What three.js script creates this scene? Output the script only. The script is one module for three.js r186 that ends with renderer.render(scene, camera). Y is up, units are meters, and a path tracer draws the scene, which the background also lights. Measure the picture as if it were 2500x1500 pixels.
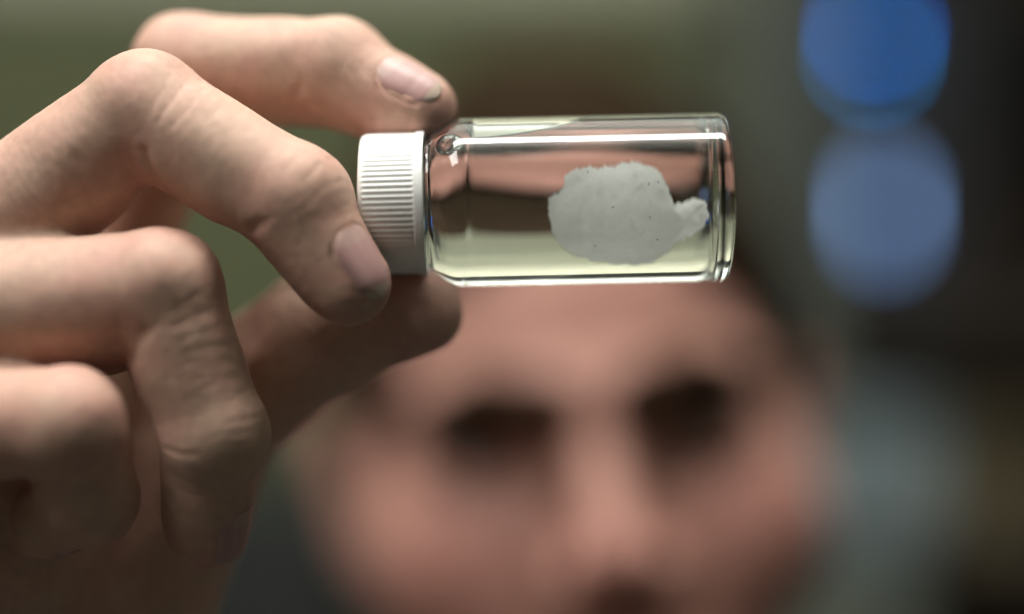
import * as THREE from 'three';
import { RoundedBoxGeometry } from 'three/addons/geometries/RoundedBoxGeometry.js';
import { mergeGeometries, toCreasedNormals } from 'three/addons/utils/BufferGeometryUtils.js';
import { RectAreaLightUniformsLib } from 'three/addons/lights/RectAreaLightUniformsLib.js';
import { createNoise3D } from 'simplex-noise';

// ---------------------------------------------------------------- camera, light, exposure
const EYE = 1.587;                                    // camera height; the vial is held at about this height
const scene = new THREE.Scene();
scene.background = new THREE.Color(0x000000);
const renderer = new THREE.WebGLRenderer({ antialias: true });
renderer.toneMapping = THREE.LinearToneMapping;
renderer.toneMappingExposure = 3.4;
renderer.shadowMap.enabled = true;
RectAreaLightUniformsLib.init();
const camera = new THREE.PerspectiveCamera(19.38, 2500 / 1500, 0.05, 12);
camera.position.set(0, EYE, 0.3);
camera.lookAt(0, EYE, 0);
camera.focus = 0.292;
camera.userData.fStop = 2.0;

const LAMPS = [                                       // centre x, height, z, length along x, depth along z, radiance down, radiance up, label
  [-0.02, 2.78, 0.05, 1.1, 0.22, 7.3, 4.2, 'long hanging light panel straight above the vial'],  // its upward output is added for soft bounce off the ceiling
  [-0.72, 2.78, 0.62, 0.6, 0.6, 4.0, 0.9, 'added square fill light hung above the hand side of the room'],  // unseen fill panel, added to light the finger fronts, cap and clump
  [0.05, 2.42, -0.85, 1.5, 0.2, 0, 9.2, 'added slim uplight that brightens the ceiling behind the person'],  // unseen uplight, added to brighten the ceiling refracted in the vial
];
const CEIL = 3.2;

// ---------------------------------------------------------------- helpers
const V = (x, y, z) => new THREE.Vector3(x, y, z);
let seed = 7;
const rnd = () => { seed = (seed * 1664525 + 1013904223) >>> 0; return seed / 4294967296; };
const noise = createNoise3D(rnd);
const MM = 0.001;
const names = new Map();
function numbered(n) { const k = names.get(n) ?? 0; names.set(n, k + 1); return k ? n + '_' + String(k).padStart(3, '0') : n; }
function shade(o) { o.traverse((m) => { if (m.isMesh) { m.castShadow = true; m.receiveShadow = true; } }); return o; }
function mesh(name, geo, mat, parent = scene) {
  const m = new THREE.Mesh(geo, mat); m.name = parent === scene ? numbered(name) : name; parent.add(m); return shade(m);
}
function thing(name, label, category, pos = [0, 0, 0], group) {
  const g = new THREE.Group(); g.name = numbered(name); g.position.set(...pos); g.userData = { label, category };
  if (group) g.userData.group = group;
  scene.add(g); return g;
}
function structure(name, geo, mat, label) { const m = mesh(name, geo, mat); m.userData = { kind: 'structure', label, category: name.split('_').pop() }; return m; }
const box = (w, h, d, x = 0, y = 0, z = 0) => new THREE.BoxGeometry(w, h, d).translate(x, y, z);
const rbox = (w, h, d, r, x = 0, y = 0, z = 0) => new RoundedBoxGeometry(w, h, d, 3, r).translate(x, y, z);
const std = (r, g, b, rough = 0.8, more = {}) => new THREE.MeshStandardMaterial({ color: new THREE.Color().setRGB(r, g, b), roughness: rough, ...more });
// millimetre frame: origin in the middle of the vial's plane, z towards the camera; a point is given by where it is seen and its depth
const PX = 102.45 / 1500;
const at = (px, py, z = 0) => V((px - 1250) * PX * (300 - z) / 300, (750 - py) * PX * (300 - z) / 300, z);
const far = (px, py, z) => at(px, py, z * 1000).multiplyScalar(MM).add(V(0, EYE, 0));

// distance fields and their mesher (surface nets on a sparse grid, vertices pulled onto the surface)
const smin = (a, b, k) => { const h = Math.max(k - Math.abs(a - b), 0) / k; return Math.min(a, b) - h * h * k * 0.25; };
const smax = (a, b, k) => -smin(-a, -b, k);
function bone(a, b, r0, r1) {
  const dx = b.x - a.x, dy = b.y - a.y, dz = b.z - a.z, l = dx * dx + dy * dy + dz * dz || 1e-9;
  return (x, y, z) => {
    const px = x - a.x, py = y - a.y, pz = z - a.z; let t = (px * dx + py * dy + pz * dz) / l; t = t < 0 ? 0 : t > 1 ? 1 : t;
    const ex = px - dx * t, ey = py - dy * t, ez = pz - dz * t;
    return Math.sqrt(ex * ex + ey * ey + ez * ez) - (r0 + (r1 - r0) * t);
  };
}
const ball = (c, r) => bone(c, c, r, r);
function egg(c, rx, ry, rz) {
  const m = Math.min(rx, ry, rz);
  return (x, y, z) => {
    const a = (x - c.x) / rx, b = (y - c.y) / ry, d = (z - c.z) / rz, k0 = Math.sqrt(a * a + b * b + d * d);
    const e = a / rx, f = b / ry, g = d / rz, k1 = Math.sqrt(e * e + f * f + g * g);
    return k1 < 1e-9 ? -m : k0 * (k0 - 1) / k1;
  };
}
const joined = (list, k) => (x, y, z) => { let d = list[0](x, y, z); for (let i = 1; i < list.length; i++) d = smin(d, list[i](x, y, z), k); return d; };

function net(f, lo, hi, cell, { paint, flip = false, eps = cell * 0.5, slack = 3, near: localise } = {}) {
  const part = new Map();
  const n = [0, 1, 2].map((i) => Math.ceil((hi[i] - lo[i]) / cell) + 1), [nx, ny, nz] = n, F = new Float32Array(nx * ny * nz), B = 8;
  const id = (i, j, k) => i + nx * (j + ny * k);
  const reach = B * cell * 0.5 * Math.sqrt(3) * 1.15 + slack;
  for (let bk = 0; bk < nz; bk += B) for (let bj = 0; bj < ny; bj += B) for (let bi = 0; bi < nx; bi += B) {
    const mx = lo[0] + (bi + B / 2) * cell, my = lo[1] + (bj + B / 2) * cell, mz = lo[2] + (bk + B / 2) * cell, whole = f;
    const d = whole(mx, my, mz), near = Math.abs(d) < reach; let g = f;
    if (near && localise) { g = localise(mx, my, mz, reach); part.set(bi / B + 1000 * (bj / B + 1000 * (bk / B)), g); }
    // + (bi + B / 2) * cell, lo[1] + (bj + B / 2) * cell, lo[2] + (bk + B / 2) * cell), near = Math.abs(d) < reach;
    for (let k = bk; k < Math.min(bk + B, nz); k++) for (let j = bj; j < Math.min(bj + B, ny); j++) for (let i = bi; i < Math.min(bi + B, nx); i++)
      F[id(i, j, k)] = near ? g(lo[0] + i * cell, lo[1] + j * cell, lo[2] + k * cell) : d;
  }
  const at_ = new Int32Array(nx * ny * nz).fill(-1), pos = [], idx = [];
  const E = [[0, 1], [2, 3], [4, 5], [6, 7], [0, 2], [1, 3], [4, 6], [5, 7], [0, 4], [1, 5], [2, 6], [3, 7]];
  const v = new Float32Array(8);
  for (let k = 0; k < nz - 1; k++) for (let j = 0; j < ny - 1; j++) for (let i = 0; i < nx - 1; i++) {
    let neg = 0;
    for (let c = 0; c < 8; c++) { v[c] = F[id(i + (c & 1), j + ((c >> 1) & 1), k + (c >> 2))]; if (v[c] < 0) neg++; }
    if (neg === 0 || neg === 8) continue;
    let sx = 0, sy = 0, sz = 0, m = 0;
    for (const [a, b] of E) if ((v[a] < 0) !== (v[b] < 0)) {
      const t = v[a] / (v[a] - v[b]);
      sx += (a & 1) + t * ((b & 1) - (a & 1)); sy += ((a >> 1) & 1) + t * (((b >> 1) & 1) - ((a >> 1) & 1)); sz += (a >> 2) + t * ((b >> 2) - (a >> 2)); m++;
    }
    at_[id(i, j, k)] = pos.length / 3;
    pos.push(lo[0] + (i + sx / m) * cell, lo[1] + (j + sy / m) * cell, lo[2] + (k + sz / m) * cell);
  }
  const quad = (a, b, c, d, turn) => { if (a < 0 || b < 0 || c < 0 || d < 0) return; if (turn) idx.push(a, c, b, b, c, d); else idx.push(a, b, c, b, d, c); };
  for (let k = 1; k < nz - 1; k++) for (let j = 1; j < ny - 1; j++) for (let i = 1; i < nx - 1; i++) {
    const s = F[id(i, j, k)] < 0;
    if (s !== (F[id(i + 1, j, k)] < 0)) quad(at_[id(i, j - 1, k - 1)], at_[id(i, j, k - 1)], at_[id(i, j - 1, k)], at_[id(i, j, k)], !s);
    if (s !== (F[id(i, j + 1, k)] < 0)) quad(at_[id(i - 1, j, k - 1)], at_[id(i, j, k - 1)], at_[id(i - 1, j, k)], at_[id(i, j, k)], s);
    if (s !== (F[id(i, j, k + 1)] < 0)) quad(at_[id(i - 1, j - 1, k)], at_[id(i, j - 1, k)], at_[id(i - 1, j, k)], at_[id(i, j, k)], !s);
  }
  const P = new Float32Array(pos), N = new Float32Array(P.length), C = paint ? new Float32Array(P.length) : null;
  for (let q = 0; q < P.length; q += 3) {
    let x = P[q], y = P[q + 1], z = P[q + 2], gx = 0, gy = 0, gz = 0;
    const h = localise ? part.get(Math.floor((x - lo[0]) / cell / B) + 1000 * (Math.floor((y - lo[1]) / cell / B) + 1000 * Math.floor((z - lo[2]) / cell / B))) ?? f : f;
    for (let it = 0; it < 2; it++) {
      const a = h(x + eps, y - eps, z - eps), b = h(x - eps, y - eps, z + eps), c = h(x - eps, y + eps, z - eps), e = h(x + eps, y + eps, z + eps);
      gx = a - b - c + e; gy = -a - b + c + e; gz = -a + b - c + e;
      const l = Math.hypot(gx, gy, gz) || 1; gx /= l; gy /= l; gz /= l;
      if (it) break;
      const d = Math.max(-cell, Math.min(cell, h(x, y, z))) * 0.9;
      x -= gx * d; y -= gy * d; z -= gz * d;
    }
    P[q] = x; P[q + 1] = y; P[q + 2] = z; const s = flip ? -1 : 1; N[q] = gx * s; N[q + 1] = gy * s; N[q + 2] = gz * s;
    if (C) { const c = paint(x, y, z, gx, gy, gz); C[q] = c[0]; C[q + 1] = c[1]; C[q + 2] = c[2]; }
  }
  if (flip) for (let q = 0; q < idx.length; q += 3) { const t = idx[q]; idx[q] = idx[q + 1]; idx[q + 1] = t; }
  const g = new THREE.BufferGeometry();
  g.setAttribute('position', new THREE.BufferAttribute(P, 3)); g.setAttribute('normal', new THREE.BufferAttribute(N, 3));
  if (C) g.setAttribute('color', new THREE.BufferAttribute(C, 3));
  g.setIndex(idx);
  return g;
}
function turned(g) {                                   // faces and normals looking inwards
  const i = g.index.array; for (let q = 0; q < i.length; q += 3) { const t = i[q]; i[q] = i[q + 1]; i[q + 1] = t; }
  const n = g.attributes.normal.array; for (let q = 0; q < n.length; q++) n[q] = -n[q];
  return g;
}
const toWorld = (g, base = V(0, 0, 0)) => g.scale(MM, MM, MM).translate(-base.x, EYE - base.y, -base.z);

// ---------------------------------------------------------------- the setting: wall, ceiling, floor
const M = {
  cream: std(0.62, 0.60, 0.47, 0.9), ceiling: std(0.74, 0.81, 0.74, 0.95), floor: std(0.12, 0.12, 0.11, 0.5), sideWall: std(0.15, 0.15, 0.13, 0.9),  // unseen side and front walls coloured dark to cut bounced fill light
  board: std(0.125, 0.133, 0.062, 0.75), frame: std(0.3, 0.29, 0.24, 0.5), post: std(0.12, 0.135, 0.11, 0.6), black: std(0.008, 0.008, 0.009, 0.7), brown: std(0.03, 0.02, 0.011, 0.8),
  charcoal: std(0.02, 0.022, 0.02, 0.6), steel: std(0.5, 0.5, 0.5, 0.35, { metalness: 1 }), paleBlue: std(0.31, 0.39, 0.42, 0.5), card: std(0.10, 0.078, 0.04, 0.85), olive: std(0.14, 0.12, 0.05, 0.8),
};
const X0 = -2.3, X1 = 2.3, Z0 = -1.62, Z1 = 2.6, T = 0.1;
structure('floor', box(X1 - X0 + 2 * T, T, Z1 - Z0 + 2 * T, (X0 + X1) / 2, -T / 2, (Z0 + Z1) / 2), M.floor, 'grey vinyl floor of the room');
structure('ceiling', box(X1 - X0 + 2 * T, T, Z1 - Z0 + 2 * T, (X0 + X1) / 2, CEIL + T / 2, (Z0 + Z1) / 2), M.ceiling, 'white ceiling above the person');
structure('back_wall', box(X1 - X0 + 2 * T, CEIL - 0.002, T, (X0 + X1) / 2, CEIL / 2, Z0 - T / 2), M.cream, 'cream painted wall behind the person');
structure('front_wall', box(X1 - X0 + 2 * T, CEIL - 0.002, T, (X0 + X1) / 2, CEIL / 2, Z1 + T / 2), M.sideWall, 'dark grey wall facing the person');
structure('left_wall', box(T, CEIL - 0.002, Z1 - Z0 - 0.002, X0 - T / 2, CEIL / 2, (Z0 + Z1) / 2), M.sideWall, 'dark grey wall beside the hand');
structure('right_wall', box(T, CEIL - 0.002, Z1 - Z0 - 0.002, X1 + T / 2, CEIL / 2, (Z0 + Z1) / 2), M.sideWall, 'dark grey wall beside the shelf rack');

// hanging lamps; the square fill panel and the slim uplight are added
for (const [x, y, z, w, d, down, up, label] of LAMPS) {
  const t = thing('hanging_light', label, 'light', [x, y, z]), rim = 0.02, white = std(0.8, 0.8, 0.8, 0.5);
  const ring = [box(w + 2 * rim, 0.05, rim, 0, 0.025, d / 2 + rim / 2), box(w + 2 * rim, 0.05, rim, 0, 0.025, -d / 2 - rim / 2), box(rim, 0.05, d, w / 2 + rim / 2, 0.025, 0), box(rim, 0.05, d, -w / 2 - rim / 2, 0.025, 0)];
  mesh('frame', mergeGeometries(ring), white, t);
  mesh('back_plate', box(w, 0.004, d, 0, 0.025, 0), white, t);
  for (const s of [-1, 1]) mesh('cable', new THREE.CylinderGeometry(0.002, 0.002, CEIL - y - 0.05, 8).translate(s * w * 0.4, 0.05 + (CEIL - y - 0.05) / 2, d / 2 + rim / 2), M.black, t);
  for (const [L, s] of [[down, -1], [up, 1]]) if (L) {
    mesh('diffuser', box(w, 0.006, d, 0, s < 0 ? 0.010 : 0.040, 0), std(0.9, 0.9, 0.9, 0.6, { emissive: new THREE.Color(1, 1, 0.97), emissiveIntensity: 0.3 }), t);
    const l = new THREE.RectAreaLight(new THREE.Color(1, 0.985, 0.94), L, w, d); l.name = 'lamp'; l.rotation.x = s * Math.PI / 2; l.position.set(0, s < 0 ? 0.004 : 0.046, 0); t.add(l);
  }
}

// olive board on the wall
{
  const top = 1.93, bot = 0.95, x0 = -1.75, x1 = 1.25, t = thing('notice_board', 'wide olive green board hanging on the cream wall', 'board', [0, bot, Z0]);
  mesh('panel', box(x1 - x0, top - bot, 0.012, (x0 + x1) / 2, (top - bot) / 2, 0.010), M.board, t);
  for (const y of [-0.012, top - bot + 0.012]) mesh('frame_rail', rbox(x1 - x0 + 0.05, 0.024, 0.024, 0.004, (x0 + x1) / 2, y, 0.013), M.frame, t);
  for (const x of [x0 - 0.0125, x1 + 0.0125]) mesh('frame_stile', rbox(0.024, top - bot - 0.002, 0.022, 0.004, x, (top - bot) / 2, 0.013), M.frame, t);
}
// charcoal cabinet behind the hand
{
  const top = far(500, 1190, -1.15).y, w = 0.62, xr = far(900, 1200, -1.15).x, t = thing('storage_cabinet', 'charcoal metal storage cabinet standing under the olive board', 'cabinet', [xr - w / 2, 0, -1.36]);
  mesh('carcass', rbox(w, top - 0.02, 0.4, 0.006, 0, (top - 0.02) / 2, 0), M.charcoal, t);
  mesh('top_panel', rbox(w + 0.01, 0.018, 0.41, 0.004, 0, top - 0.01, 0), M.charcoal, t);
  for (const s of [-1, 1]) {
    const d = mesh('door', rbox(w / 2 - 0.008, top - 0.1, 0.018, 0.004, s * w / 4, (top - 0.02) / 2, 0.21), M.charcoal, t);
    mesh('handle', rbox(0.012, 0.14, 0.02, 0.004, s * 0.03, top * 0.6, 0.229), M.steel, d);
  }
}
// shelf rack at the side
const RZ = -1.1;
{
  const t = thing('shelf_rack', 'tall grey-green metal shelf rack with a dark brown back', 'shelf', [0, 0, RZ]);
  const xl = far(1925, 0, RZ).x, xr = 1.05, h = 2.15, depth = 0.36;
  for (const x of [xl, xr]) for (const z of [0.02, -depth]) mesh('upright', rbox(0.036, h, 0.03, 0.004, x, h / 2, z), M.post, t);
  mesh('back_panel', box(xr - xl - 0.03, h - 0.1, 0.008, (xl + xr) / 2 + 0.01, h / 2, -depth - 0.022), M.brown, t);
  for (const py of [-420, 800, 1340, 1760, 2300]) mesh('shelf_board', rbox(xr - xl - 0.05, 0.022, depth - 0.02, 0.004, (xl + xr) / 2, far(0, py, RZ).y - 0.011, -depth / 2 + 0.012), M.brown, t);  // topmost board, out of view, is added to shade the rack
  const shelfY = (py) => far(0, py, RZ).y + 0.001;
  // black instrument with lit blue buttons and a light bar
  {
    const cx = far(2222, 0, RZ).x, y0 = shelfY(800), top = far(0, -140, RZ).y, hh = top - y0;
    const d = thing('instrument', 'black upright instrument with lit blue buttons on the shelf rack', 'instrument', [cx, y0, RZ - 0.14]);
    mesh('housing', rbox(0.15, hh, 0.24, 0.006, -0.004, hh / 2, 0), M.black, d);
    const glow = (c, s) => std(0.02, 0.03, 0.05, 0.4, { emissive: new THREE.Color().setRGB(...c), emissiveIntensity: s });
    const put = (px, py) => { const p = far(px, py, RZ); return [p.x - cx, p.y - y0]; };
    for (const [px, py, r, c, s] of [[2150, 62, 0.0042, [0.0, 0.06, 0.3], 21], [2144, 128, 0.0042, [0.0, 0.15, 0.38], 10]]) {
      const [x, y] = put(px, py);
      const b = mesh('button_ring', new THREE.TorusGeometry(r + 0.0015, 0.0012, 8, 28).translate(x, y, 0.1205), M.steel, d);
      mesh('lit_button_lamp', new THREE.SphereGeometry(r, 20, 12).scale(1, 1, 0.4).translate(x, y, 0.1205), glow(c, s), b);
      const l = new THREE.PointLight(new THREE.Color().setRGB(0.02, 0.25, 1), 0.0004, 0, 2); l.name = 'button_light'; l.position.set(x, y, 0.135); d.add(l);
    }
    const [x, ya] = put(2172, 430), [, yb] = put(2172, 585);
    mesh('light_bar_lamp', rbox(0.011, ya - yb, 0.004, 0.0018, x, (ya + yb) / 2, 0.1205), glow([0.19, 0.34, 0.66], 1.75), d);
    const bl = new THREE.RectAreaLight(new THREE.Color().setRGB(0.25, 0.5, 1), 0.3, 0.011, ya - yb); bl.name = 'bar_light'; bl.rotation.y = Math.PI; bl.position.set(x, (ya + yb) / 2, 0.124); d.add(bl);
  }
  // amber bottle
  {
    const p = far(2425, 800, RZ), t2 = thing('amber_bottle', 'amber glass reagent bottle on the shelf beside the black instrument', 'bottle', [p.x, shelfY(800), RZ - 0.14]);
    const amber = std(0.30, 0.12, 0.008, 0.25);
    mesh('glass', new THREE.LatheGeometry([[0, 0], [0.04, 0], [0.043, 0.004], [0.043, 0.11], [0.04, 0.124], [0.018, 0.142], [0.0155, 0.15], [0.0155, 0.17], [0, 0.17]].map(([a, b]) => new THREE.Vector2(a, b)), 40), amber, t2);
    mesh('cap', new THREE.CylinderGeometry(0.019, 0.019, 0.02, 32).translate(0, 0.172, 0), M.black, t2);
  }
  {
    const p = far(2165, 1340, RZ), b = thing('storage_tub', 'pale blue-grey plastic tub on the lower shelf of the rack', 'tub', [p.x, shelfY(1340), RZ - 0.12]);
    mesh('tub_body', rbox(0.068, 0.085, 0.2, 0.008, 0, 0.0425, 0), M.paleBlue, b);
    mesh('lid', rbox(0.075, 0.012, 0.21, 0.004, 0, 0.0915, 0), M.paleBlue, b);
  }
  {
    const p = far(2105, 1760, RZ), b = thing('file_box', 'grey-green file box on the bottom shelf under the pale tub', 'file box', [p.x, shelfY(1760), RZ - 0.13]);
    mesh('box_body', rbox(0.075, 0.105, 0.22, 0.004, 0, 0.0525, 0), std(0.27, 0.31, 0.26, 0.7), b);
    mesh('finger_hole', new THREE.TorusGeometry(0.011, 0.0018, 8, 24).translate(0, 0.03, 0.111), M.steel, b);
  }
  {
    const p = far(2470, 1340, RZ), b = thing('cardboard_box', 'brown cardboard box on the rack shelf beside the tub', 'box', [p.x, shelfY(1340), RZ - 0.14]);
    mesh('carton', box(0.09, 0.085, 0.22, 0, 0.0425, 0), M.card, b);
    mesh('flap', box(0.091, 0.003, 0.108, 0, 0.0868, 0.056), M.card, b);
    mesh('flap', box(0.091, 0.003, 0.108, 0, 0.0868, -0.056), M.card, b);
  }
}

// ---------------------------------------------------------------- the vial (axis along its own x, lid end at 0)
const VA = at(885, 500, 0), VB = at(1785, 480.5, 0), VDIR = VB.clone().sub(VA).normalize();
const vialPos = VA.clone().multiplyScalar(MM).add(V(0, EYE, 0)), vialTilt = Math.atan2(VDIR.y, VDIR.x);
const lathe = (pts, n = 128) => {                      // profile [along, radius], turned round x
  const g = new THREE.LatheGeometry(pts.map(([s, r]) => new THREE.Vector2(r * MM, s * MM)), n);
  g.rotateZ(-Math.PI / 2); return g;
};
function smooth(pts, corner, steps = 6) {              // rounds the corners of a profile; corner(i) is the radius there
  const out = [];
  pts.forEach((p, i) => {
    const r = p[2] ?? 0;
    if (!r || !i || i === pts.length - 1) { out.push([p[0], p[1]]); return; }
    const a = pts[i - 1], b = pts[i + 1], la = Math.hypot(a[0] - p[0], a[1] - p[1]), lb = Math.hypot(b[0] - p[0], b[1] - p[1]), d = Math.min(r, la * 0.49, lb * 0.49);
    const A = [p[0] + (a[0] - p[0]) / la * d, p[1] + (a[1] - p[1]) / la * d], B = [p[0] + (b[0] - p[0]) / lb * d, p[1] + (b[1] - p[1]) / lb * d];
    for (let k = 0; k <= steps; k++) { const t = k / steps; out.push([0, 1].map((c) => (1 - t) ** 2 * A[c] + 2 * t * (1 - t) * p[c] + t * t * B[c])); }
  });
  return out;
}
const vial = thing('glass_vial', 'clear glass vial with ribbed white screw cap, held between the fingertips', 'vial', vialPos.toArray());
vial.rotation.z = vialTilt;
const shoulder = (s0, r0, s1, r1, soft = 0) => Array.from({ length: 13 }, (_, i) => { const t = i / 12, a = Math.sin(t * Math.PI / 2), b = t * t * (3 - 2 * t); return [s0 + (s1 - s0) * t, r0 + (r1 - r0) * (a * (1 - 0.5 * soft) + b * 0.5 * soft)]; });
const OUTER = smooth([[1.4, 0], [1.4, 9.8, 0.4], [10.3, 9.8, 0.3], [10.9, 11.2, 0.3], ...shoulder(11.6, 11.3, 17, 14.0), [60.8, 14.0, 1.9], [60.7, 9.5, 1.2], [60.1, 0]]);
const INNER = smooth([[2.4, 0], [2.4, 8.4, 0.8], [9.6, 8.5], ...shoulder(10.6, 8.6, 18.5, 12.75, 1), [58.3, 12.75, 2.0], [58.2, 8, 2], [57.8, 0]]);
const GLASS = new THREE.MeshPhysicalMaterial({ color: 0xffffff, roughness: 0.0, transmission: 1, ior: 1.5, thickness: 0.014, attenuationColor: new THREE.Color().setRGB(0.82, 0.93, 0.80), attenuationDistance: 0.2 });
{
  const g = lathe(OUTER, 160); mesh('glass_body', g, GLASS, vial);
}
{
  // ribbed cap: a cup with ribs moulded along its side
  const n = 78 * 8, prof = [[0.5, 0], [0.25, 9.8], [0.05, 10.9], [0.35, 11.35], [0.7, 11.5], [1.0, 11.55, 1], [1.5, 11.6, 1], [8.6, 11.7, 1], [8.95, 11.72, 0.5], [9.15, 11.78], [9.3, 11.95], [10.5, 12.0], [10.62, 11.9], [10.6, 10.4], [1.2, 10.3], [1.2, 0]];
  const P = [], idx = [];
  prof.forEach(([s, r, rib]) => { for (let k = 0; k < n; k++) { const a = k / n * 2 * Math.PI, c = Math.cos(78 * a), q = rib ? 0.06 * rib * (Math.tanh(1.8 * c) / 0.95) : 0; P.push(s * MM, (r + q) * Math.cos(a) * MM, (r + q) * Math.sin(a) * MM); } });
  for (let i = 0; i < prof.length - 1; i++) for (let k = 0; k < n; k++) { const a = i * n + k, b = i * n + (k + 1) % n, c = a + n, d = b + n; idx.push(a, c, b, b, c, d); }
  const g = new THREE.BufferGeometry(); g.setAttribute('position', new THREE.Float32BufferAttribute(P, 3)); g.setIndex(idx); g.computeVertexNormals();
  const c = mesh('screw_cap', g, std(0.87, 0.87, 0.84, 0.45), vial); c.userData.label = 'white ribbed plastic screw cap';
}
const liquid = thing('clear_liquid', 'clear colourless liquid filling the glass vial around the white clump', 'liquid', vialPos.toArray());
liquid.rotation.z = vialTilt;
mesh('liquid_body', turned(lathe(INNER, 160)), new THREE.MeshPhysicalMaterial({ color: 0xffffff, roughness: 0, transmission: 1, ior: 1.5 / 1.333, thickness: 0.012 }), liquid);
const AIR = new THREE.MeshPhysicalMaterial({ color: 0xffffff, roughness: 0, transmission: 1, ior: 1.333, thickness: 0.002 });
{
  // long air pocket along the upper wall, thinning towards the base; a round bubble by the shoulder
  const tube = (x, y, z) => Math.hypot(y, z) - 12.5;
  const pocket = (x, y, z) => smax(smax(tube(x, y, z), -(y - (9.3 + 0.0055 * (x - 16) ** 2 - 0.004 * z * z)), 0.5), Math.max(18 - x, x - 39), 1.2);
  mesh('air_pocket', net(pocket, [16, 7, -10], [40.5, 14, 10], 0.22, { flip: true }).scale(MM, MM, MM), AIR, liquid);
  const bub = (x, y, z) => Math.hypot(x - 15.3, y - 8.1, z - 5.2) - 1.7;
  mesh('air_bubble', net(bub, [12, 6, 3], [17, 11, 8], 0.15, { flip: true }).scale(MM, MM, MM), AIR, liquid);
}
{
  // white clump suspended in the liquid
  const c = thing('white_clump', 'white fluffy clump with a small side lobe, suspended in the vial', 'clump', vialPos.toArray());
  c.rotation.z = vialTilt;
  const lobes = [egg(V(42.4, -1.8, 0), 9.2, 5.3, 5.6), egg(V(40.2, -3.6, 0.4), 8.4, 4.0, 5.2), egg(V(45.5, -4.0, 0.2), 6.6, 4.2, 4.9), egg(V(38.2, 0.2, 0.6), 4.8, 3.6, 4), egg(V(45, 1.0, -0.3), 5.2, 3.4, 4.2), egg(V(34.2, -1.8, 0.2), 2.6, 2.8, 3), egg(V(54.4, -2.8, 0.4), 2.1, 1.7, 2.0), egg(V(52.0, -3.1, 0.3), 2.2, 1.5, 1.7), egg(V(51.4, -3.6, 0.2), 1.4, 1.2, 1.5), egg(V(55.6, -2.0, 0.4), 1.2, 1.0, 1.3), egg(V(54.6, -1.4, 0.6), 1.5, 0.6, 1), egg(V(36.2, 2.6, 0.5), 2.0, 0.8, 1.4), egg(V(32.4, -0.6, 0.4), 1.2, 1.0, 1.2)];
  const body = joined(lobes, 1.5);
  const f = (x, y, z) => {
    let d = body(x, y, z);
    if (Math.abs(d) > 3) return d;
    return d + 0.26 * noise(x * 0.42, y * 0.42, z * 0.42) + 0.2 * noise(x * 1.1, y * 1.1, z * 1.1 + 9) + 0.13 * noise(x * 2.6, y * 2.6 + 5, z * 2.6);
  };
  const specks = []; for (let i = 0; i < 18; i++) { const a = rnd() * 6.283, e = rnd() * 2 - 1, s = Math.sqrt(1 - e * e); specks.push([43 + 9.5 * e, -2 + 6 * s * Math.sin(a), 5.5 * s * Math.cos(a), 0.11 + 0.08 * rnd()]); }
  for (const s of specks) { let [x, y, z] = s; for (let k = 0; k < 20; k++) { const d = f(x, y, z), l = Math.hypot(x - 43, y + 2, z) || 1; x -= (x - 43) / l * d * 0.7; y -= (y + 2) / l * d * 0.7; z -= z / l * d * 0.7; } s[0] = x; s[1] = y; s[2] = z; }
  const paint = (x, y, z) => {
    const n = 0.5 + 0.5 * noise(x * 0.5, y * 0.5, z * 0.5 + 3), m = 0.5 + 0.5 * noise(x * 1.6, y * 1.6, z * 1.6); let k = 0.995 - 0.04 * n * m;
    for (const [a, b, c2, r] of specks) if (Math.hypot(x - a, y - b, z - c2) < r) k = 0.16;
    return [k, k, k * 0.98];
  };
  const g = net(f, [28, -11, -9], [60, 8, 9], 0.2, { paint, slack: 1.5, eps: 1.5 });
  mesh('clump_body', g.scale(MM, MM, MM), new THREE.MeshPhysicalMaterial({ color: 0xffffff, vertexColors: true, roughness: 1, specularIntensity: 0.1, transmission: 0.72, thickness: 0, sheen: 1, sheenColor: new THREE.Color(1, 1, 1), sheenRoughness: 1 }), c);
}

// ---------------------------------------------------------------- the person: hand first
const BASE = V(0.03, 0, -0.37);                        // where the person stands
const person = thing('person', 'person in a slate shirt lifting a glass vial to look at it', 'person', BASE.toArray());
const W = V(-104, -106, -24);                          // wrist
const J = {                                            // joints in millimetres: knuckle, middle joint, end joint, tip
  index: [V(-80, -2, -34), at(452, 168, -15), at(822, 178, -9), at(1018, 268, -4)],
  middle: [V(-101, 3, 0), at(352, 275, 6), at(716, 490, 11), at(850, 690, 12)],
  ring: [V(-106, -2, 8), at(392, 705, 13), at(522, 1060, 11), at(506, 1292, 5)],
  little: [V(-110, -17, 10), at(165, 1035, 21), at(216, 1215, 13), at(120, 1275, 1)],
  thumb: [V(-80, -74, -30), V(-54, -19, -25), V(-33.5, -4.6, -13), at(1018, 756, -6)],
};
const R = { index: [10.6, 9.3, 9.1, 6.8], middle: [11.4, 9.8, 9.1, 6.9], ring: [11, 9.6, 8.6, 6.7], little: [10, 8.8, 7.6, 6.2], thumb: [18, 12.6, 11.2, 7.9] };
const mid = (a, b, t) => a.clone().lerp(b, t);
const roots = [], tips = [], tipBones = [];
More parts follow.
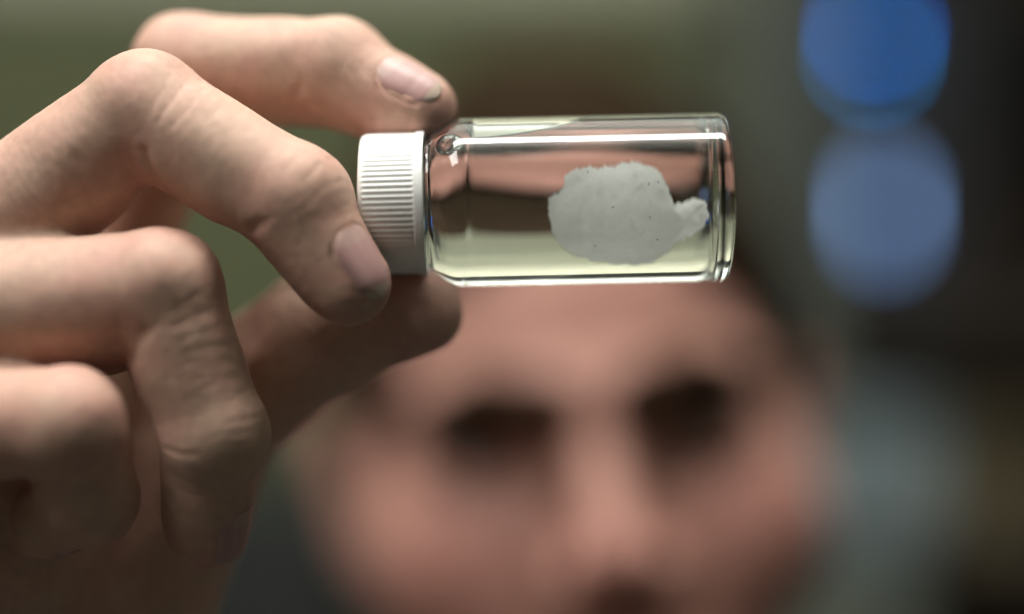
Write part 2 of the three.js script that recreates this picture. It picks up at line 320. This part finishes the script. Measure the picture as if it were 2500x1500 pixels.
for (const k of ['index', 'middle', 'ring', 'little']) {
  const [a, b, c, d] = J[k], [r0, r1, r2, r3] = R[k];
  const inner = mid(a, c, 0.5).sub(b).normalize(), inner2 = mid(b, d, 0.5).sub(c); inner2.addScaledVector(inner, 0.02); inner2.normalize();
  if (k === 'ring' || k === 'middle') roots.push(bone(mid(a, b, 0.5).addScaledVector(inner, 3.6), mid(a, b, 0.86).addScaledVector(inner, 4.6), r1 - 1.2, r1 - 2.2));
  roots.push(bone(W, a, 22, r0 + 2.2), bone(a, b, r0, r1 - 0.3), bone(mid(a, b, 0.3).addScaledVector(inner, 2.5), mid(a, b, 0.72).addScaledVector(inner, 2.2), r0 - 1.2, r1 - 0.9));
  const fat = [bone(b, c, r1 - (k === 'index' ? 0 : 0.2), r2 - (k === 'index' ? 0 : 0.2)), ball(b.clone().addScaledVector(inner, -0.6), r1 - 0.3), bone(mid(b, c, 0.32).addScaledVector(inner2, 1.9), mid(b, c, 0.66).addScaledVector(inner2, 1.9), r1 - 1.6, r2 - 0.9),
    ball(c.clone().addScaledVector(inner2, -0.5), r2 - 0.1), bone(c, d, r2 - 0.6, r3), bone(mid(c, d, 0.42).addScaledVector(inner2, 1.3), mid(c, d, 0.86).addScaledVector(inner2, 1.2), r2 - 1.7, r3 - 0.3)];
  tipBones.push(fat); tips.push(joined(fat, 1.8));
}
{
  const [a, b, c, d] = J.thumb, [r0, r1, r2, r3] = R.thumb;
  roots.push(bone(a, b, r0, r1), bone(W.clone().add(V(14, 4, -2)), a, 20, r0), bone(V(-92, -28, -16), V(-95, -84, -20), 16, 21), bone(V(-84, -6, -26), b, 10, 9));
  tipBones.push([bone(b, c, r1, r2 - 0.6), ball(c, r2), bone(c, d, r2 - 0.5, r3), bone(mid(c, d, 0.4).add(V(-0.5, 1.0, 0)), mid(c, d, 0.8).add(V(-0.4, 0.9, 0)), r2 - 1.4, r3)]); tips.push(joined(tipBones[4], 1.8));
}
roots.push(ball(at(262, 790, 8), 8.4), ball(at(190, 780, 8), 9));          // the fleshy underside of the ring finger by its bend
const order = ['index', 'middle', 'ring', 'little'];
for (let i = 0; i < 3; i++) {                          // the row of knuckles and the webs of skin between the fingers
  const p = J[order[i]], q = J[order[i + 1]], back = V(2, -2, -7);
  roots.push(bone(p[0], q[0], 11, 11), bone(mid(p[0], p[1], 0.28).add(back), mid(q[0], q[1], 0.28).add(back), 9, 9));
}
roots.push(bone(V(-86, -4, -14), V(-90, -40, -14), 15, 18), bone(V(-76, 4, -20), V(-80, -22, -17), 9, 13));
const palm = joined(roots, 3.2);
const tipMids = tips;
const handBase = (x, y, z) => {
  let d = palm(x, y, z);
  for (let i = 0; i < tips.length; i++) d = smin(d, tipMids[i](x, y, z), 1.0);
  return d;
};
function onSkin(px, py) {                              // the point of the hand seen there
  const p = at(px, py, 60), dir = at(px, py, -60).sub(p).normalize();
  for (let k = 0; k < 200; k++) { const d = handBase(p.x, p.y, p.z); if (Math.abs(d) < 0.02) break; p.addScaledVector(dir, d * 0.9); if (p.z < -60) return null; }
  return p;
}
// skin folds: [depth, width, points]
const folds = [];
const fold = (depth, width, ...pts) => {
  depth *= depth < 0.4 ? 0.42 : 0.5; width *= depth < 0.3 ? 1 : 1.3;
  const P = pts.map(([x, y]) => onSkin(x, y)).filter(Boolean); if (P.length < 2) return;
  addFold(depth, width, P);
};
function addFold(depth, width, P) {                    // one groove along a line of points
  const segs = [], c = P.reduce((a, p) => a.add(p), V(0, 0, 0)).multiplyScalar(1 / P.length), r = Math.max(...P.map((p) => p.distanceTo(c))) + width * 2.6;
  for (let i = 0; i < P.length - 1; i++) segs.push(bone(P[i], P[i + 1], 0, 0));
  folds.push({ depth, w2: 1 / (width * width), f: (x, y, z) => { let d = 1e9; for (const g of segs) d = Math.min(d, g(x, y, z)); return d; }, c, r2: r * r });
}
fold(1.3, 0.7, [352, 372], [362, 404], [392, 452]);  fold(0.8, 0.6, [392, 452], [430, 486]);
fold(0.32, 0.32, [455, 200], [420, 245], [385, 300]); fold(0.26, 0.3, [500, 218], [462, 262], [420, 310]); fold(0.22, 0.3, [425, 175], [395, 215], [372, 262]); fold(0.2, 0.28, [536, 262], [500, 300]); fold(0.2, 0.28, [330, 185], [318, 240]);
fold(0.34, 0.34, [815, 384], [772, 408], [735, 452]); fold(0.28, 0.32, [772, 352], [728, 380], [700, 415]); fold(0.24, 0.3, [838, 440], [790, 456], [752, 488]); fold(0.22, 0.3, [740, 470], [700, 505]);
fold(1.2, 0.8, [612, 562], [632, 548]); fold(0.5, 0.5, [632, 548], [668, 530]);
fold(0.7, 0.8, [716, 270], [722, 240], [730, 215]); fold(0.2, 0.35, [872, 150], [900, 190]); fold(0.2, 0.35, [850, 165], [872, 205]);
fold(1.2, 0.8, [318, 880], [330, 842], [352, 812]); fold(0.5, 0.5, [352, 812], [392, 790]);
for (const [x0, y0, x1, y1, s] of [[405, 765, 492, 712, 0.3], [418, 800, 520, 752, 0.34], [440, 832, 548, 792, 0.28], [452, 862, 560, 838, 0.24], [395, 720, 470, 672, 0.22], [520, 930, 606, 905, 0.14], [545, 1035, 650, 1020, 0.3], [560, 1060, 652, 1052, 0.26], [555, 1088, 640, 1086, 0.2]])
  fold(s * 0.7, 0.34, [x0, y0], [(x0 + x1) / 2 + 6, (y0 + y1) / 2 - 4], [x1, y1]);
fold(0.45, 0.5, [405, 1096], [440, 1112], [480, 1112]);
fold(1.0, 0.8, [70, 1190], [88, 1172], [120, 1166]); fold(0.22, 0.4, [200, 1010], [262, 1040]); fold(0.22, 0.4, [215, 1050], [290, 1085]); fold(0.2, 0.4, [130, 1010], [190, 960]);
fold(0.7, 1.8, [200, 400], [190, 480], [200, 552]); fold(0.6, 1.6, [262, 420], [228, 490], [222, 550]);

// fingernails: curved plates laid on the end of each finger, and the fold of skin round them
const nailList = [];
function nail(k, normal, along, len, width) {
  const [, , c, d] = J[k], axis = d.clone().sub(c).normalize(), n = normal.clone().addScaledVector(axis, -normal.dot(axis)).normalize(), side = axis.clone().cross(n).normalize();
  const r3 = R[k][3], NU = 18, NV = 20, mid0 = d.clone().addScaledVector(axis, along);
  const half = (v) => width / 2 * Math.min(1, Math.sqrt(Math.max(0, 1 - ((0.34 - v) / 0.36) ** 2 * (v < 0.34 ? 0.9 : 0)))) * (v > 0.62 ? Math.sqrt(Math.max(0.02, 1 - ((v - 0.62) / 0.39) ** 2.5)) : 1);
  const trace = (u, v, r0) => {
    const th = u * half(v) / r0, dir = n.clone().multiplyScalar(Math.cos(th)).addScaledVector(side, Math.sin(th)), o = mid0.clone().addScaledVector(axis, (v - 0.5) * len);
    let r = 16; for (let i = 0; i < 40; i++) { const p = o.clone().addScaledVector(dir, r), q = handBase(p.x, p.y, p.z); r -= q * 0.8; if (Math.abs(q) < 0.01) break; }
    return [o, dir, r];
  };
  const g = [], col = [], idx = [], rim = [];
  for (let j = 0; j <= NV; j++) {
    const v = j / NV;
    for (let i = 0; i <= NU; i++) {
      const u = i / NU * 2 - 1, [o, dir, r] = trace(u, v, r3 + 1.2);
      const ra = trace(u, 0.3, r3 + 1.2)[2], rb = trace(u, 0.55, r3 + 1.2)[2], ext = rb + (rb - ra) / 0.25 * (v - 0.55) * 1.0 - 1.1 * Math.max(0, v - 0.6) ** 2;
      const rr = (v > 0.55 ? Math.min(r + 0.22, Math.max(r + 0.12, ext + 0.05)) : r + 0.18) + 0.12 * Math.sin(Math.PI * Math.min(1, v * 1.3)) * (1 - u * u) - 0.5 * Math.abs(u) ** 6;
      const p = o.clone().addScaledVector(dir, rr); g.push(p.x, p.y, p.z);
      const edge = v > 0.88 - 0.03 * u * u ? 1 : 0, moon = Math.hypot(u * 0.9, (v - 0.02) / 0.2) < 1 ? 0.5 : 0;
      const m = 0.03 * noise(u * 4, v * 0.8, 3) + 0.02 * noise(u * 14, v * 1.5, 7);
      const base = [0.47 + m, 0.27 + m, 0.25 + m], white = [0.60, 0.47, 0.38], k2 = Math.max(edge, moon * 0.55); col.push(...base.map((b, q) => b + (white[q] - b) * k2));
      if (j === 0 || i === 0 || i === NU) rim.push([j, i, p.clone().addScaledVector(dir, -0.15)]);
    }
  }
  const S = NU + 1, top = (NV + 1) * S;
  for (let j = 0; j < NV; j++) for (let i = 0; i < NU; i++) { const a = j * S + i, b = a + 1, e = a + S, h = e + 1; idx.push(a, b, e, b, h, e); }
  for (let q = 0; q < top; q++) {                      // underside, half a millimetre in
    const j = Math.floor(q / S), o = mid0.clone().addScaledVector(axis, (j / NV - 0.5) * len), p = V(g[q * 3], g[q * 3 + 1], g[q * 3 + 2]), dd = o.sub(p).normalize(); p.addScaledVector(dd, 0.3);
    g.push(p.x, p.y, p.z); col.push(col[q * 3], col[q * 3 + 1], col[q * 3 + 2]);
  }
  for (let j = 0; j < NV; j++) for (let i = 0; i < NU; i++) { const a = top + j * S + i, b = a + 1, e = a + S, h = e + 1; idx.push(a, e, b, b, e, h); }
  const wall = (a, b) => idx.push(a, a + top, b, b, a + top, b + top);
  for (let i = 0; i < NU; i++) { wall(i + 1, i); wall(NV * S + i, NV * S + i + 1); }
  for (let j = 0; j < NV; j++) { wall(j * S, (j + 1) * S); wall((j + 1) * S + NU, j * S + NU); }
  const geo = new THREE.BufferGeometry(); geo.setAttribute('position', new THREE.Float32BufferAttribute(g, 3)); geo.setAttribute('color', new THREE.Float32BufferAttribute(col, 3)); geo.setIndex(idx);
  nailList.push(toCreasedNormals(geo, 0.8));
  const get = (j, i) => rim.find((r) => r[0] === j && r[1] === i)[2], L = [];
  for (let j = NV - 3; j >= 0; j -= 2) L.push(get(j, 0)); for (let i = 2; i < NU; i += 2) L.push(get(0, i)); for (let j = 0; j <= NV - 3; j += 2) L.push(get(j, NU));
  addFold(0.26, 0.5, L);
}
nail('index', V(0.32, 0.54, 0.92), -1.2, 10.8, 10.8);
nail('middle', V(0.62, 0.30, 0.72), -0.6, 11.6, 10.8);
nail('ring', V(0.80, -0.05, 0.45), -0.2, 11.2, 10.4);
nail('little', V(-0.3, -0.7, -0.65), -0.2, 8.6, 8.2);
nail('thumb', V(0.35, -0.7, -0.5), -0.4, 13, 12);

const phalanges = Object.entries(J).flatMap(([k, p]) => [0, 1, 2].map((i) => ({ f: bone(p[i], p[i + 1], R[k][i], R[k][i + 1]), a: p[i + 1].clone().sub(p[i]).normalize() })));
const lines = (x, y, z) => {                           // faint lines running across each finger
  let best = 1e9, a = null; for (const p of phalanges) { const d = p.f(x, y, z); if (d < best) { best = d; a = p.a; } }
  const t = (x * a.x + y * a.y + z * a.z) * 0.62, q = 0.22;
  return noise(x * q + a.x * t, y * q + a.y * t, z * q + a.z * t);
};
const skinOver = (base, folds) => (x, y, z) => {
  let d = base(x, y, z);
  if (d > 3 || d < -3) return d;
  for (const f of folds) {
    const dx = x - f.c.x, dy = y - f.c.y, dz = z - f.c.z;
    if (dx * dx + dy * dy + dz * dz < f.r2) { const q = f.f(x, y, z); d += f.depth * Math.exp(-q * q * f.w2); }
  }
  return d + 0.2 * noise(x * 0.08, y * 0.08, z * 0.08) + 0.018 * noise(x * 0.5, y * 0.5, z * 0.5) + 0.03 * lines(x, y, z) + 0.012 * noise(x * 1.5, y * 1.5, z * 1.5);
};
const hand = skinOver(handBase, folds);
const reds = [[J.index[1], 9], [J.middle[1], 9], [J.ring[1], 10], [J.little[1], 10], [J.middle[2], 8], [J.index[3], 9], [J.middle[3], 8], [J.ring[3], 9], [J.thumb[3], 10]].map(([p, r]) => [p.x, p.y, p.z, r]);
const freckles = []; for (let i = 0; i < 60; i++) { const p = onSkin(rnd() * 900, 60 + rnd() * 1200); if (p) freckles.push([p.x, p.y, p.z, 0.25 + rnd() * 0.4, 0.2 + rnd() * 0.5]); }
const paintHand = (x, y, z) => {
  let red = 0; for (const [a, b, c, r] of reds) { const q = (x - a) ** 2 + (y - b) ** 2 + (z - c) ** 2; red += Math.exp(-q / (r * r)) * 0.8; }
  red = Math.min(1, red) * (0.75 + 0.5 * noise(x * 0.2, y * 0.2, z * 0.2)) + 0.25 * noise(x * 0.09 + 4, y * 0.09, z * 0.09);
  const m = 1 + 0.07 * noise(x * 0.3, y * 0.3, z * 0.3) + 0.05 * noise(x * 1.0, y * 1.0, z * 1.0);
  let f = 0; for (const [a, b, c, r, s] of freckles) { const q = Math.hypot(x - a, y - b, z - c); if (q < r) f = s * (1 - q / r); }
  return [(0.60 - 0.12 * f) * m, (0.375 - 0.09 * red - 0.14 * f) * m, (0.285 - 0.05 * red - 0.12 * f) * m];
};
const SKIN = new THREE.MeshPhysicalMaterial({ color: 0xffffff, vertexColors: true, roughness: 0.58, specularIntensity: 0.75, transmission: 0.05, thickness: 0 });
const handNear = (mx, my, mz, reach) => {              // the same field, from the bones and folds that matter in one block
  const far2 = (l, m) => l.filter((b) => b(mx, my, mz) < m), low = Math.min(...roots.map((b) => b(mx, my, mz)), ...tipBones.flat().map((b) => b(mx, my, mz))), lim = low + 2 * reach + 3;
  const A = far2(roots, lim), T = tipBones.map((l) => far2(l, lim)).filter((l) => l.length).map((l) => joined(l, 1.8)), fo = folds.filter((q) => Math.hypot(mx - q.c.x, my - q.c.y, mz - q.c.z) < Math.sqrt(q.r2) + reach);
  const pa = A.length ? joined(A, 3.2) : () => 1e3;
  return skinOver((x, y, z) => { let d = pa(x, y, z); for (const t of T) d = smin(d, t(x, y, z), 1.0); return d; }, fo);
};
const handGeo = net(hand, [-132, -100, -58], [-2, 56, 36], 0.5, { paint: paintHand, eps: 0.25, slack: 2.5, near: handNear });

// head, neck, arm
const HEAD = at(1452, 1075, -215);
const headTurn = new THREE.Matrix4().makeRotationFromEuler(new THREE.Euler(-0.04, 0.06, 0.125, 'ZYX')), headBack = headTurn.clone().invert().elements;
const local = (x, y, z) => { const a = x - HEAD.x, b = y - HEAD.y, c = z - HEAD.z, e = headBack; return [e[0] * a + e[4] * b + e[8] * c, e[1] * a + e[5] * b + e[9] * c, e[2] * a + e[6] * b + e[10] * c]; };
const cranium = egg(V(0, 26, -86), 73, 88, 95);
const faceParts = joined([cranium, egg(V(0, -38, -46), 60, 55, 52), egg(V(0, -84, -50), 49, 38, 50), ball(V(0, -101, -14), 17), ball(V(46, -30, -36), 24), ball(V(-46, -30, -36), 24)], 24);
const brow = joined([bone(V(9, 14, 6), V(44, 15, -9), 9, 8), bone(V(-9, 14, 6), V(-44, 15, -9), 9, 8)], 8);
const nose = joined([bone(V(0, 4, 5), V(0, -31, 23), 6.5, 9.2), ball(V(11, -37, 12), 7), ball(V(-11, -37, 12), 7)], 6);
const sockets = joined([egg(V(34.5, -1, 14), 21, 15.5, 21), egg(V(-34.5, -1, 14), 21, 15.5, 21)], 2);
const lids = joined([egg(V(34.5, -1, -16.5), 14.5, 12.8, 13), egg(V(-34.5, -1, -16.5), 14.5, 12.8, 13)], 2);
const lips = joined([bone(V(-22, -68, 0), V(0, -65, 7), 3.5, 5), bone(V(22, -68, 0), V(0, -65, 7), 3.5, 5), bone(V(-20, -69, 0), V(0, -74, 6), 3.5, 5.5), bone(V(20, -69, 0), V(0, -74, 6), 3.5, 5.5)], 2);
const nostrils = joined([ball(V(5.5, -43.5, 15), 3.8), ball(V(-5.5, -43.5, 15), 3.8)], 1);
const slits = joined([egg(V(34.5, -1.5, -3.5), 12, 5.4, 6), egg(V(-34.5, -1.5, -3.5), 12, 5.4, 6)], 1);
const ears = joined([bone(V(74, 8, -90), V(71, -32, -82), 12, 7), bone(V(-74, 8, -90), V(-71, -32, -82), 12, 7)], 2);
const headSdf = (x, y, z) => {
  const [a, b, c] = local(x, y, z);
  let d = smin(faceParts(a, b, c), brow(a, b, c), 8);
  d = smax(d, -sockets(a, b, c), 16); d = smin(d, nose(a, b, c), 9); d = smin(d, lids(a, b, c), 3); d = smax(d, -slits(a, b, c), 1.5);
  d = smin(d, lips(a, b, c), 4); d = smax(d, -nostrils(a, b, c), 2);
  return smin(d, ears(a, b, c), 6);
};
const NECK = [HEAD.clone().add(V(-10, -70, -100)), V(22, -230, -378)];
const SH = [V(-165, -262, -372), V(205, -262, -380)], ELBOW = V(-252, -372, -165), ELBOW2 = V(262, -540, -372), HAND2 = V(240, -760, -330);
const arm = joined([bone(NECK[0], NECK[1], 55, 58), bone(NECK[1], V(22, -330, -385), 70, 90), bone(SH[0], ELBOW, 42, 38), bone(ELBOW, W, 38, 24), bone(V(22, -300, -385), SH[0], 60, 44), bone(V(22, -300, -385), SH[1], 60, 44), bone(SH[1], ELBOW2, 42, 36), bone(ELBOW2, HAND2, 35, 24), bone(HAND2, HAND2.clone().add(V(-4, -85, 10)), 24, 16), bone(W, V(-96, -80, -20), 22, 17)], 20);
const bodySdf = (x, y, z) => smin(headSdf(x, y, z), arm(x, y, z), 14);
const paintFace = (x, y, z) => {
  const [a, b, c] = local(x, y, z); let red = 0;
  for (const [p, q, r, s, w] of [[46, -34, -8, 30, 0.6], [-46, -34, -8, 30, 0.6], [0, -34, 26, 16, 0.7], [0, 50, 5, 40, 0.25]]) red += w * Math.exp(-((a - p) ** 2 + (b - q) ** 2 + (c - r) ** 2) / (s * s));
  const lip = c > -10 && lips(a, b, c) < 2.2 ? 1 : 0, n = 0.06 * noise(x * 0.05, y * 0.05, z * 0.05);
  const head = y > -200 && z < -150 ? 1 : 0;
  return head ? [0.51 + n, 0.262 - 0.05 * red - 0.08 * lip + n * 0.6, 0.205 - 0.03 * red - 0.05 * lip + n * 0.5] : [0.60, 0.375, 0.285];
};
const bodyGeo = net(bodySdf, [-310, -880, -490], [310, 130, -2], 4, { paint: paintFace, slack: 14, eps: 1.5 });
const bodyMesh = mesh('body', toWorld(mergeGeometries([handGeo, bodyGeo]), BASE), SKIN, person);
bodyMesh.userData.label = 'bare hand, face and neck';
const NAIL = new THREE.MeshPhysicalMaterial({ color: 0xffffff, vertexColors: true, roughness: 0.42, clearcoat: 0.15, clearcoatRoughness: 0.35 });
for (const g of nailList) mesh('fingernail', toWorld(g, BASE), NAIL, person);

// eyes, brows, hair
const headPoint = (x, y, z) => V(x, y, z).applyMatrix4(headTurn).add(HEAD);
const fromHead = (g) => toWorld(g.applyMatrix4(headTurn).translate(HEAD.x, HEAD.y, HEAD.z), BASE);
for (const s of [-1, 1]) {
  const e = mesh('eye', fromHead(new THREE.SphereGeometry(11.8, 28, 20).translate(34.5 * s, -1, -16)), std(0.6, 0.56, 0.52, 0.2), person);
  mesh('eyelashes', fromHead(net((x, y, z) => joined([bone(V(22.5 * s, 2, -4.5), V(34.5 * s, 5.4, -2.1), 1.3, 1.6), bone(V(34.5 * s, 5.4, -2.1), V(47.5 * s, 2.5, -5.5), 1.6, 1.3)], 1)(x, y, z), [Math.min(18 * s, 51 * s), -1, -11], [Math.max(18 * s, 51 * s), 9, 2], 0.6, {})), std(0.02, 0.012, 0.008, 0.8), person);
  mesh('iris', fromHead(new THREE.SphereGeometry(5.8, 24, 12).scale(1, 1, 0.35).translate(34.5 * s, 0, -5.4)), std(0.03, 0.02, 0.012, 0.15), e);
}
const DARKHAIR = new THREE.MeshPhysicalMaterial({ color: new THREE.Color().setRGB(0.022, 0.013, 0.006), roughness: 0.95, specularIntensity: 0.15 });
for (const s of [-1, 1]) {
  const f = (x, y, z) => joined([bone(V(11 * s, 14, 14), V(32 * s, 18, 6.5), 5, 5), bone(V(32 * s, 18, 6.5), V(51 * s, 13, -9), 5, 2.8)], 2)(x, y, z) + 0.8 * noise(x * 0.35, y * 0.35, z * 0.35);
  mesh('eyebrow', fromHead(net(f, [Math.min(4 * s, 58 * s), 6, -20], [Math.max(4 * s, 58 * s), 28, 20], 1, {})), DARKHAIR, person);
}
{
  const scalp = egg(V(0, 33, -88), 77.5, 96, 100);
  const f = (x, y, z) => {
    const line = z > -60 ? y - (62 - 0.011 * x * x + (z < -20 ? (z + 20) * 1.6 : 0)) : y - 24 - (z + 60) * 0.5;   // hairline: high on the forehead, down to the ears at the sides
    let d = smax(scalp(x, y, z), -line * 0.6, 6);
    return d + 2.2 * noise(x * 0.03, y * 0.03, z * 0.03) + 1.1 * noise(x * 0.16, y * 0.05, z * 0.16);
  };
  mesh('hair', fromHead(net(f, [-100, -110, -205], [100, 140, 30], 3, { slack: 12 })), DARKHAIR, person);
}
// clothing
{
  const SHIRT = std(0.03, 0.035, 0.04, 0.95);
  const torso = [bone(V(22, -330, -385), V(22, -620, -385), 100, 112), bone(V(-70, -320, -380), V(-60, -620, -385), 75, 88), bone(V(114, -320, -385), V(104, -620, -385), 75, 88), bone(V(22, -290, -382), SH[0], 66, 52), bone(V(22, -290, -382), SH[1], 66, 52), bone(SH[0], ELBOW, 54, 48), bone(ELBOW, mid(ELBOW, W, 0.7), 48, 38), bone(SH[1], ELBOW2, 54, 46), bone(ELBOW2, mid(ELBOW2, HAND2, 0.85), 46, 38), bone(V(22, -620, -385), V(22, -720, -385), 120, 125)];
  const t = joined(torso, 30), neckHole = bone(V(22, -150, -370), V(22, -235, -372), 66, 66);
  const f = (x, y, z) => smax(t(x, y, z) + 3 * noise(x * 0.012, y * 0.02, z * 0.012) + 1.2 * noise(x * 0.04, y * 0.03, z * 0.04), -neckHole(x, y, z), 6);
  mesh('shirt', toWorld(net(f, [-330, -880, -560], [340, -180, -60], 6, { slack: 20 }), BASE), SHIRT, person);
  const legs = joined([bone(V(-50, -760, -385), V(-62, -1120, -380), 98, 66), bone(V(-62, -1120, -380), V(-68, -1500, -390), 66, 50), bone(V(94, -760, -385), V(106, -1120, -380), 98, 66), bone(V(106, -1120, -380), V(112, -1500, -390), 66, 50)], 12);
  mesh('trousers', toWorld(net(legs, [-180, -1580, -500], [220, -640, -260], 10, { slack: 20 }), BASE), std(0.02, 0.024, 0.04, 0.9), person);
  for (const x of [-68, 112]) {
    const sole = -1587 + 2, sh = (a, b, c) => smax(joined([bone(V(x, sole + 45, -410), V(x, sole + 32, -250), 46, 40), bone(V(x, sole + 70, -400), V(x, sole + 110, -395), 50, 50)], 16)(a, b, c), sole - b, 3);
    mesh('shoe', toWorld(net(sh, [x - 70, sole - 10, -480], [x + 70, sole + 180, -190], 6, { slack: 12 }), BASE), M.black, person);
  }
}

shade(scene);
renderer.render(scene, camera);
